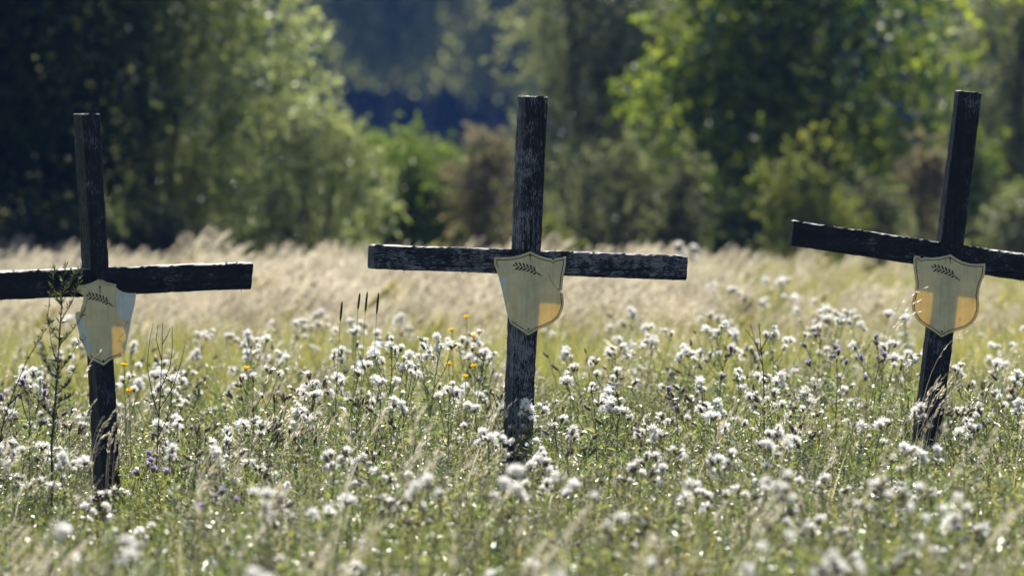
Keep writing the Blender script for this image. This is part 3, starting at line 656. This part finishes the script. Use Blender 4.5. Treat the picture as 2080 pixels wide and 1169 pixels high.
# ------------------------------------------------------------------ meadow stuff by instancing
def scatter(name, protos_, pts, rot, scl, idx, mats, label, cat):
    pc=bpy.data.collections.new(name+'_kinds')
    for i,g in enumerate(protos_): link('%s_kind_%02d'%(name,i), g.mesh(name+'_clump',mats), None, pc)
    me=bpy.data.meshes.new(name); me.vertices.add(len(pts)); me.vertices.foreach_set('co',np.asarray(pts,np.float32).ravel())
    a=me.attributes.new('rot','FLOAT_VECTOR','POINT'); a.data.foreach_set('vector',np.asarray(rot,np.float32).ravel())
    a=me.attributes.new('scl','FLOAT_VECTOR','POINT'); a.data.foreach_set('vector',np.asarray(scl,np.float32).ravel())
    a=me.attributes.new('idx','INT','POINT'); a.data.foreach_set('value',np.asarray(idx,np.int32))
    o=link(name,me)
    ng=bpy.data.node_groups.new(name+'_nodes','GeometryNodeTree')
    ng.interface.new_socket('Geometry',in_out='INPUT',socket_type='NodeSocketGeometry'); ng.interface.new_socket('Geometry',in_out='OUTPUT',socket_type='NodeSocketGeometry')
    gi=ng.nodes.new('NodeGroupInput'); go=ng.nodes.new('NodeGroupOutput'); ip=ng.nodes.new('GeometryNodeInstanceOnPoints'); ci=ng.nodes.new('GeometryNodeCollectionInfo')
    ci.inputs['Collection'].default_value=pc; ci.inputs['Separate Children'].default_value=True; ci.inputs['Reset Children'].default_value=True
    def na(nm,t): n=ng.nodes.new('GeometryNodeInputNamedAttribute'); n.data_type=t; n.inputs['Name'].default_value=nm; return n.outputs['Attribute']
    lk=ng.links.new
    lk(gi.outputs[0],ip.inputs['Points']); lk(ci.outputs[0],ip.inputs['Instance']); ip.inputs['Pick Instance'].default_value=True
    lk(na('idx','INT'),ip.inputs['Instance Index']); lk(na('rot','FLOAT_VECTOR'),ip.inputs['Rotation']); lk(na('scl','FLOAT_VECTOR'),ip.inputs['Scale'])
    lk(ip.outputs[0],go.inputs[0])
    md=o.modifiers.new('scatter','NODES'); md.node_group=ng
    return tag(o,label,cat,kind='stuff')
def area_points(d0,d1,per_m2,margin=.7,fade=None):
    D=[];X=[]
    n=int(per_m2*((d1-d0)*((d0+d1)/2*2080/F+2*margin)))
    w0=d0*2080/F/2+margin; w1=d1*2080/F/2+margin
    d=d0+(d1-d0)*rng.random(n*2); w=d*2080/F/2+margin
    keep=rng.random(n*2)<w/w1; d=d[keep][:n]; w=w[keep][:n]
    x=(rng.random(len(d))*2-1)*w
    return x,d
def herb_clump(nst,H,spread,leafL,matmix):
    g=Geo()
    for i in range(nst):
        a=rng.random()*6.28; r=spread*math.sqrt(rng.random()); b=np.array([math.cos(a)*r*.6,math.sin(a)*r*.6,0]); h=H*rng.uniform(.6,1.08)
        t=np.linspace(0,1,5)[:,None]; tip=b+np.array([math.cos(a)*r*.5+.03,math.sin(a)*r*.5,h]); P=b+(tip-b)*t+np.array([1,0,0])*(t**2)*rng.normal()*.03
        tube(g,P,np.linspace(.0022,.0009,5),3,1)
        m=34; u=.15+.85*rng.random(m); k=np.minimum((u*4).astype(int),3); q=P[k]+(P[k+1]-P[k])*((u*4-k)[:,None])
        aa=rng.random(m)*6.28; dv=np.stack([np.cos(aa),np.sin(aa),.2+.9*rng.random(m)],-1)
        leaves(g,q+dv*.004,dv,leafL*(.5+.8*rng.random(m)),leafL*(.18+.10*rng.random(m)),matmix[rng.integers(len(matmix))],rng.random()*.4+.6*rng.random(m))
        # side sprigs
        for s in range(4):
            u=rng.uniform(.35,.95); k=min(int(u*4),3); q=P[k]+(P[k+1]-P[k])*(u*4-k); aa=rng.random()*6.28; e=q+np.array([math.cos(aa)*.05,math.sin(aa)*.05,.06])*rng.uniform(.5,1.2)
            tube(g,[q,e],[.001,.0006],3,1); m=9; tt=rng.random(m)[:,None]; leaves(g,q+(e-q)*tt,rdir(m)+UP*.4,leafL*.55*(.6+.6*rng.random(m)),leafL*.13,matmix[rng.integers(len(matmix))])
    return g
hm=[M['herb'],M['stem'],M['drygreen'],M['grey'],M['tleaf']]
hp=[herb_clump(9,.40,.13,.032,[0,0,2]) for i in range(4)]+[herb_clump(8,.46,.12,.026,[0,4]) for i in range(3)]+[herb_clump(7,.44,.12,.022,[3,2,3]) for i in range(3)]
x,d=area_points(13.0,37.5,27,2.0); n=len(x)
cl=.5+.5*np.sin(x*2.1+d*.9)*np.sin(x*.9-d*1.7)
idx=np.where(rng.random(n)<.16+.22*cl, rng.integers(7,10,n), np.where(rng.random(n)<.55, rng.integers(0,4,n), rng.integers(4,7,n)))
hs=rng.uniform(.75,1.2,n)*(1-.25*np.clip((d-30)/7,0,1))
# lower right around the posts so they stay visible
for (cx,cd) in ((-1.60,24.2),(.04,25),(1.76,25.8)):
    near=(np.abs(x-cx)<.22)&(d<cd)&(d>cd-2.2); hs[near]*=.72
scatter('herb_ground_cover',hp,np.stack([x,d,ground(x,d)],-1),np.stack([rng.normal(size=n)*.12,rng.normal(size=n)*.12+.06,rng.random(n)*6.28],-1),np.stack([hs,hs,hs],-1),idx,hm,'dense mass of small-leaved green and grey meadow herbs around the crosses','herbs')
# grasses among them
def grass_clump(nb,H,mats_,wd=.004,lean=.15,bend=.8,spread=.08,az0=None,plume=0):
    g=Geo(); a=rng.random(nb)*6.28; r=spread*np.sqrt(rng.random(nb)); b=np.stack([np.cos(a)*r,np.sin(a)*r,np.zeros(nb)],-1)
    az = a if az0 is None else az0+rng.normal(size=nb)*.5
    blades(g,b,az,H*rng.uniform(.5,1.1,nb),wd*rng.uniform(.6,1.3,nb),np.abs(rng.normal(size=nb))*lean,np.abs(rng.normal(size=nb))*bend,mats_)
    return g
gm=[M['grassg'],M['straw'],M['drygreen']]
def seedgrass(H=.6,n=4,m=1,wind=.5):
    g=Geo()
    for i in range(n):
        b=rdir(1)*np.array([.05,.05,0]); e,an,h=blades(g,b,np.array([rng.normal()*.5]),H*rng.uniform(.8,1.1),.0022,.12,wind,m,None,8)
        dv=np.array([math.sin(an[0])*h[0][0],math.sin(an[0])*h[0][1],math.cos(an[0])]); k=26; u=rng.random(k)[:,None]
        q=e-dv*u*.11+rdir(k)*.006; leaves(g,q,dv+rdir(k)*.45,.02,.004,m)
    return g
gp=[grass_clump(26,.42,0) for i in range(3)]+[grass_clump(22,.40,2,.0035) for i in range(2)]+[grass_clump(14,.5,1,.003,.3,1.2) for i in range(2)]+[seedgrass(.58) for i in range(3)]
x,d=area_points(13.0,40,14,2.4); n=len(x)
cl=.5+.5*np.sin(x*1.7-d*.6)*np.cos(x*.8+d*1.1)
idx=np.where(rng.random(n)<.76, rng.integers(0,5,n), np.where(rng.random(n)<.4, rng.integers(5,7,n), rng.integers(7,10,n)))
hs=rng.uniform(.8,1.25,n)
for (cx,cd) in ((-1.60,24.2),(.04,25),(1.76,25.8)):
    near=(np.abs(x-cx)<.25)&(d<cd)&(d>cd-3); hs[near]*=.72
scatter('meadow_grass',gp,np.stack([x,d,ground(x,d)],-1),np.stack([rng.normal(size=n)*.08,rng.normal(size=n)*.08+.08,(rng.random(n)-.5)*1.2],-1),np.stack([hs,hs,hs],-1),idx,gm,'green and yellowing grass blades growing through the meadow herbs','grass')
# yellow-green low grass beyond
lp=[grass_clump(40,.62,2,.006,.2,.6,.14) for i in range(3)]+[grass_clump(36,.66,0,.006,.2,.6,.14) for i in range(3)]
x,d=area_points(30.5,41,26,3.0); n=len(x); hs=rng.uniform(.7,1.12,n)*(.75+.25*np.clip((d-30)/4,0,1))*(1-.15*np.clip((d-36)/3,0,1))
xx,dd_=area_points(41,52,22,1.2); k=(xx/dd_*F+1040)>1430+rng.normal(size=len(xx))*90; x=np.concatenate([x,xx[k]]); d=np.concatenate([d,dd_[k]]); n=len(x); hs=np.concatenate([hs,rng.uniform(.9,1.2,k.sum())])
scatter('yellow_green_grass',lp,np.stack([x,d,ground(x,d)],-1),np.stack([rng.normal(size=n)*.05,rng.normal(size=n)*.05+.08,rng.random(n)*6.28],-1),np.stack([hs,hs,hs],-1),rng.integers(0,6,n),gm,'blurred yellow-green grass between the flowers and the pale tall grass','grass')
# pale tall grass leaning to the right
def pale_clump(pm_=1):
    g=Geo(); nb=34; b=rdir(nb)*np.array([.14,.14,0]); az=rng.normal(size=nb)*.6
    blades(g,b,az,.55*rng.uniform(.6,1.2,nb),.006,.15,.6,2)
    b=rdir(20)*np.array([.10,.10,0]); tone=rng.random()*.5
    for i in range(20):
        e,an,h=blades(g,b[i:i+1],np.array([rng.normal()*.4]),.78*rng.uniform(.7,1.12),.003,.10,rng.uniform(.25,.9),1,None,5)
        dv=np.array([math.sin(an[0])*h[0][0],math.sin(an[0])*h[0][1],math.cos(an[0])]); k=46; u=rng.random(k)[:,None]
        q=e-dv*(u-.3)*.26+rdir(k)*.014+h[0]*.05*(u-.5)**2; leaves(g,q,dv+rdir(k)*.25,.05,.010,pm_,tone+.5*rng.random(k))
    return g
pp=[pale_clump(1 if i<7 else 2) for i in range(8)]
x,d=area_points(37.5,56,10,4.5); kk=rng.random(len(x))<.86+.14*np.sin(x*1.9+d*.35)*np.sin(x*.7-d*.6+1); x=x[kk]; d=d[kk]; n=len(x)
px=x/d*F+1040
hs=rng.uniform(.82,1.1,n)*(1+.10*np.sin(x*3+1)*np.sin(x*1.3+d))*np.where(px>1450,.66,.765)
hs*= (.8+.2*np.clip((d-37)/4,0,1))*rng.uniform(.85,1.22,n)
scatter('tall_pale_grass',pp,np.stack([x,d,ground(x,d)],-1),np.stack([rng.normal(size=n)*.04,rng.normal(size=n)*.06+.22,(rng.random(n)-.5)*.5],-1),np.stack([hs,hs,hs],-1),rng.integers(0,8,n),gm,'band of tall straw-coloured grass bending in the wind before the trees','grass')
# thistles beyond the 300 nearest
tm=[M['stem'],M['tleaf'],M['fluff'],M['calyx'],M['bud'],M['purple']]
tp=[]
for v in (0,3,2,8,5,9):
    st,lf,heads=allp[v]; g=Geo(); S=np.diag([.7,.7,.6,1.])
    g.merge(st,S)
    l2=Geo(); l2.merge(lf,S); l2.m=[m+1 for m in l2.m]; g.merge(l2)
    for hi,q,dd,sc in heads:
        h2=Geo(); Mx=np.array(Matrix.Translation(Vector((q[0]*.7,q[1]*.7,q[2]*.6)))@rotz_to(dd)@Matrix.Scale(sc,4)); h2.merge(heads_g[hi],Mx); h2.m=[m+2 for m in h2.m]; g.merge(h2)
    tp.append(g)
x,d=area_points(27,37,1.5,1.8); xx,dd_=area_points(37,45,.5); px=xx/dd_*F+1040; k=(px>1380)&(px<1750); 
x=np.concatenate([x,xx[k]]); d=np.concatenate([d,dd_[k]]); n=len(x)
hs=rng.uniform(.65,1.15,n); hs=np.where(d>37,hs*1.45,hs)
scatter('far_thistles',tp,np.stack([x,d,ground(x,d)],-1),np.stack([rng.normal(size=n)*.05,rng.normal(size=n)*.05,rng.random(n)*6.28],-1),np.stack([hs,hs,hs],-1),rng.integers(0,6,n),tm,'countless blurred white-tufted thistles far behind the crosses','thistles')

# ------------------------------------------------------------------ ground
def ground_sheet():
    xs=np.concatenate([np.linspace(-400,-40,16),np.linspace(-32,-9,10),np.linspace(-8,8,60),np.linspace(9,32,10),np.linspace(40,400,16)])
    ys=np.concatenate([np.linspace(-60,8,12),np.linspace(9,60,120),np.linspace(65,700,50)])
    X,Y=np.meshgrid(xs,ys); Zz=ground(X,Y); v=np.stack([X,Y,Zz],-1).reshape(-1,3); nx=len(xs)
    f=[[j*nx+i,j*nx+i+1,(j+1)*nx+i+1,(j+1)*nx+i] for j in range(len(ys)-1) for i in range(nx-1)]
    g=Geo(); g.add(v,f,0,0,True)
    m,nt,out=new_mat('meadow_soil'); L=nt.links.new; tc=N(nt,'ShaderNodeTexCoord')
    n1=N(nt,'ShaderNodeTexNoise',Scale=3.0,Detail=8.0); L(tc.outputs['Object'],n1.inputs[0])
    r=ramp(nt,[(.3,(.045,.05,.02)),(.55,(.09,.10,.04)),(.75,(.14,.12,.06))]); L(n1.outputs['Fac'],r.inputs[0])
    p=N(nt,'ShaderNodeBsdfPrincipled',Roughness=1.0); p.inputs['Specular IOR Level'].default_value=0; L(r.outputs[0],p.inputs['Base Color'])
    b=N(nt,'ShaderNodeBump',Strength=1.0,Distance=.05); L(n1.outputs['Fac'],b.inputs['Height']); L(b.outputs[0],p.inputs['Normal']); L(p.outputs[0],out.inputs[0])
    o=g.build('ground',[m]); tag(o,kind='structure')
ground_sheet()

# ------------------------------------------------------------------ trees
def tree(name,px,d,h,rx,rz,cz,nl,leafL,leafW,mat,label,cat='tree',seed=1,lobes=14,trunks=1,tr=.09,dense=.5,base=.15,ry=None,group=None,fill=0.25):
    """crown of leaf sprays on twigs gathered in uneven lobes round limbs"""
    global rng
    keep=rng; rng=np.random.default_rng(seed)
    x0=(px-1040)/F*d; root=link(name,None); z0=gz(x0,d); root.location=(x0,d,z0); tag(root,label,cat,group)
    ry=ry or rx
    wd=Geo(); cr=Geo()
    tops=[]
    for t in range(trunks):
        a=rng.random()*6.28; o=np.array([math.cos(a),math.sin(a),0])*(.12*(trunks>1))
        e=o*6*(trunks>1)*rx*.5+np.array([rng.normal()*.1,rng.normal()*.1,h*.85]); tt=np.linspace(0,1,7)[:,None]
        P=o+(e-o)*tt; P[1:-1]+=rng.normal(size=(5,3))*.04*np.array([1,1,.3])*h*.2
        P[0,2]=-.1; tube(wd,P,np.linspace(tr,tr*.2,7),7); tops.append(P)
    # lobes
    C=[];
    for i in range(lobes):
        dv=rdir(1)[0]*rng.uniform(.45,1)**.5; c=np.array([dv[0]*rx*.8,dv[1]*ry*.8,cz+dv[2]*rz*.85]); c[2]=max(c[2],base+.15)
        C.append((c,rng.uniform(.28,.5)*min(rx,rz)))
        P=tops[rng.integers(len(tops))]; k=min(6,max(1,int(6*c[2]/max(h,.1)*.7))); s=P[k]
        m_=(s+c)/2+np.array([0,0,.05*h]); tube(wd,[s,m_,c],[tr*.35,tr*.2,tr*.07],5)
    ntw=nl//14
    li=rng.integers(0,lobes,ntw); cen=np.array([C[i][0] for i in li]); rad=np.array([C[i][1] for i in li])
    dv=rdir(ntw); rr=rng.random(ntw)**.4*1.15; q=cen+dv*(rad*rr)[:,None]*np.array([1.1,1.1,.95])
    # part of the sprays fill the whole body loosely
    nf=int(ntw*fill); dv2=rdir(nf)*(rng.random(nf)**.45)[:,None]; q[:nf]=np.stack([dv2[:,0]*rx,dv2[:,1]*ry,cz+dv2[:,2]*rz],-1)
    ok=q[:,2]>base*.5; q=q[ok]; ntw=len(q)
    cval=.5+.5*np.sin(q[:,0]*3.1/rx+1)*np.sin(q[:,2]*4/rz+q[:,1]); 
    td=norm(rdir(ntw)+np.array([0,0,.1])+ (q-np.array([0,0,cz]))/max(rx,rz)*.6)
    per=14; u=rng.random((ntw,per)); Lt=leafL*5
    pos=q[:,None,:]+td[:,None,:]*(u*Lt)[...,None]; pos[...,2]-= (u**2)*Lt*.25
    dirs=td[:,None,:]*.7+rng.normal(size=(ntw,per,3))*.6
    val=np.clip(.42*cval[:,None]+.30*rng.random((ntw,1))+.38*rng.random((ntw,per)),0,1)
    leaves(cr,pos.reshape(-1,3),dirs.reshape(-1,3),leafL*(.6+.7*rng.random(ntw*per)),leafW*(.7+.6*rng.random(ntw*per)),0,val.ravel(),.2)
    # twigs
    kt=min(ntw,500); vs=[]
    for i in rng.choice(ntw,kt,replace=False): tube(wd,[q[i]-td[i]*.1,q[i]+td[i]*Lt],[.004,.002],3,0,None,False)
    wd.build('trunk',[M['bark']],root); cr.build('crown',[M[mat]],root)
    rng=keep
    return root
tree('leafy_tree',-40,60,7.5,1.9,3.6,3.7,120000,.075,.042,'shadeleaf','large dark shadowed tree filling the upper left corner',seed=11,lobes=26,tr=.16,fill=.5,ry=2.2)
tree('willow_tree',340,62,4.6,1.38,2.3,2.2,34000,.09,.034,'willow','silvery green willow with sunlit leaves, right of the dark left tree',seed=12,lobes=26,trunks=3,tr=.06,fill=.3,base=.1,ry=.9)
tree('willow_shrub',625,60.5,2.3,.68,1.0,.95,12000,.07,.022,'willow','low silvery willow shrub bulging from the right foot of the willow','shrub',seed=13,lobes=12,trunks=3,tr=.03,fill=.35)
tree('green_bush',842,66,1.8,.78,.88,.82,17000,.06,.04,'bright','rounded bright green bush between the willow and the brown bush','shrub',seed=14,lobes=12,trunks=3,tr=.03,fill=.5)
tree('brown_bush',975,64,2.0,.28,.85,.95,3800,.06,.03,'brownleaf','small reddish brown bush just left of the middle cross','shrub',seed=15,lobes=9,trunks=3,tr=.025,fill=.4)
tree('grey_green_tree',1205,82,5.2,1.18,2.6,2.5,42000,.07,.034,'greyleaf','tall grey-green tree directly behind the middle cross',seed=16,lobes=28,trunks=2,tr=.05,fill=.45,ry=.9)
tree('grey_green_shrub',1225,66,1.8,.85,.85,.7,8500,.065,.034,'greyshade','low dull shrub under the grey-green tree, right of the middle cross','shrub',seed=17,lobes=10,trunks=3,tr=.03,fill=.4)
tree('green_tree',1630,70,5.0,1.75,2.5,2.4,30000,.10,.065,'green','broad fresh green tree between the middle and right crosses',seed=18,lobes=24,trunks=2,tr=.08,fill=.25,ry=1.1)
tree('yellow_green_bush',1640,63,1.9,.42,.85,.85,4800,.065,.034,'yel','yellowish bush standing in front of the broad green tree','shrub',seed=19,lobes=9,trunks=3,tr=.03,fill=.4)
tree('leafy_tree',2110,74,5.0,1.15,2.5,2.4,30000,.07,.034,'greyleaf','grey-green tree at the right edge behind the right cross',seed=20,lobes=24,trunks=2,tr=.1,fill=.4)
tree('olive_tree',785,290,12,3.0,2.9,7.6,9500,.45,.30,'olive','distant pale olive tree standing against the blue hillside, left one',seed=21,lobes=8,tr=.15,fill=.03,base=3.6)
tree('olive_tree',1000,300,15,4.0,4.4,8.4,13000,.42,.27,'olive','distant pale olive tree rising behind the grey-green tree',seed=22,lobes=9,tr=.15,fill=.03,base=3.6)
tree('olive_tree',872,315,7,1.3,1.1,5.4,1500,.45,.30,'olive','small distant pale olive tree between the two larger ones, low against the blue hillside',seed=23,lobes=5,tr=.12,fill=.05,base=1)
for i,(px,d,h,rx,mt,lb,nm) in enumerate([(120,57.5,1.0,.5,'shadeleaf','low dark bush under the large dark tree','dark_bush'),(330,58.5,.95,.55,'shadeleaf','low dark bush between the dark tree and the willow','dark_bush'),
   (700,67,1.1,.6,'shadeleaf','low dark bush at the left of the bright green bush','dark_bush'),(1000,68,1.2,.6,'shadeleaf','dark bush behind the brown bush left of the middle post','dark_bush'),
   (1385,65,1.6,.22,'greyshade','narrow brown seeding stand left of the yellowish bush','dry_weeds'),(1880,66,1.7,.2,'brownleaf','narrow brown seeding stand left of the right cross','dry_weeds'),
   (1760,65,1.3,.30,'greyshade','short dull seeding stand at the foot of the broad green tree','dry_weeds'),(1480,67,1.1,.55,'green','low green bush at the foot of the broad green tree, left side','green_bush'),
   (1350,67,2.1,.32,'green','slim light green sapling at the left side of the broad green tree','sapling'),(1950,70,2.0,.5,'green','green bush behind the right cross post','green_bush'),
   (1115,62,.85,.10,'yel','small yellow-green sapling behind the middle crossbar','sapling'),(2060,68,1.1,.4,'greyleaf','low grey bush by the right edge','grey_bush'),(1330,80,3.2,.8,'shadeleaf','dark shrub in shade between grey-green and fresh green trees','dark_bush')]):
    tree(nm,px,d,h,rx,h*.46,h*.5,int(6200*max(.4,rx/.5)),.06,.034,mt,lb,'shrub',seed=50+i,lobes=9,trunks=2,tr=.02,fill=.4,base=.05)
for i,(px,d,w_) in enumerate([(560,128,2.2),(760,134,2.4),(930,126,2.2),(1090,131,2.4),(1280,127,2.3),(1900,125,3)]):
    tree('thicket',px,d,1.35,w_,.62,.66,4500,.13,.08,'shadeleaf','dark shaded thicket far back, at the foot of the blue hillside','thicket',seed=80+i,lobes=9,trunks=2,tr=.05,fill=.5,base=.05,group='thickets at the foot of the hillside')
# far wooded hillside
fp=[]
for i in range(4):
    g=Geo(); H=14+3*i; n=1500; z=rng.random(n)**.8; rr=(1-z*.75)*3.6*np.sqrt(rng.random(n)); a=rng.random(n)*6.28
    q=np.stack([np.cos(a)*rr,np.sin(a)*rr,1+z*H],-1)+rng.normal(size=(n,3))*.5; leaves(g,q,rdir(n)+np.array([0,0,-.3]),1.0,.7,0); tube(g,[[0,0,-.5],[0,0,H*.8]],[.3,.1],6,1); fp.append(g)
n=5200; x=rng.uniform(-150,150,n); y=rng.uniform(325,590,n); k=np.abs(x)<25+y*.22; x=x[k]; y=y[k]; n=len(x); s=rng.uniform(.7,1.3,n)
scatter('far_forest',fp,np.stack([x,y,ground(x,y)],-1),np.stack([np.zeros(n),np.zeros(n),rng.random(n)*6.28],-1),np.stack([s,s,s],-1),rng.integers(0,4,n),[M['far'],M['bark']],'dark blue-green wooded hillside far behind all the trees','forest')
# ------------------------------------------------------------------ air
def haze():
    g=Geo(); x0,x1,y0,y1,z0,z1=-420,420,-70,720,-2.5,85
    v=[[x,y,z] for x in (x0,x1) for y in (y0,y1) for z in (z0,z1)]
    g.add(v,[[0,1,3,2],[4,6,7,5],[0,4,5,1],[2,3,7,6],[0,2,6,4],[1,5,7,3]])
    m,nt,out=new_mat('haze_air'); p=nt.nodes.new('ShaderNodeVolumePrincipled'); p.inputs['Color'].default_value=(.14,.32,.9,1); p.inputs['Density'].default_value=HAZE
    p.inputs['Anisotropy'].default_value=0
    nt.links.new(p.outputs[0],out.inputs['Volume']); o=g.build('haze',[m]); tag(o,kind='stuff'); o['label']='thin blue haze filling the air between the meadow and the far hillside'
HAZE=.00025
haze()
# ------------------------------------------------------------------ light, world, camera
SUN_EL=R(48); SUN_AZ=R(4)   # azimuth from +y toward +x: behind the crosses, a little right
sd=Vector((math.sin(SUN_AZ)*math.cos(SUN_EL),math.cos(SUN_AZ)*math.cos(SUN_EL),math.sin(SUN_EL)))
ld=bpy.data.lights.new('sun','SUN'); ld.energy=4.6; ld.angle=R(.5); ld.color=(1,.95,.86)
so=bpy.data.objects.new('sun',ld); COL.objects.link(so); so.rotation_euler=sd.to_track_quat('Z','Y').to_euler()
w=bpy.data.worlds.new('World'); scene.world=w; w.use_nodes=True; nt=w.node_tree; nt.nodes.clear()
sk=nt.nodes.new('ShaderNodeTexSky'); sk.sky_type='NISHITA'; sk.sun_disc=False; sk.sun_elevation=SUN_EL; sk.sun_rotation=SUN_AZ
bg=nt.nodes.new('ShaderNodeBackground'); bg.inputs[1].default_value=.055; wo=nt.nodes.new('ShaderNodeOutputWorld')
nt.links.new(sk.outputs[0],bg.inputs[0]); nt.links.new(bg.outputs[0],wo.inputs[0])
cd=bpy.data.cameras.new('camera'); cam=bpy.data.objects.new('camera',cd); COL.objects.link(cam)
cam.location=(0,0,ZC); cam.rotation_euler=(math.pi/2-PITCH,0,0); cd.sensor_width=36; cd.lens=F/2080*36; cd.clip_start=.5; cd.clip_end=2000
cd.dof.use_dof=True; cd.dof.focus_distance=25.0; cd.dof.aperture_fstop=3.3; cd.dof.aperture_blades=9
scene.camera=cam
scene.render.engine='CYCLES'; c=scene.cycles
c.use_denoising=True; c.max_bounces=7; c.diffuse_bounces=3; c.glossy_bounces=2; c.transmission_bounces=4; c.transparent_max_bounces=8; c.volume_bounces=0
c.sample_clamp_indirect=4; c.sample_clamp_direct=0
vs=scene.view_settings; vs.view_transform='Standard'; vs.look='None'; vs.gamma=1; vs.exposure=1.36
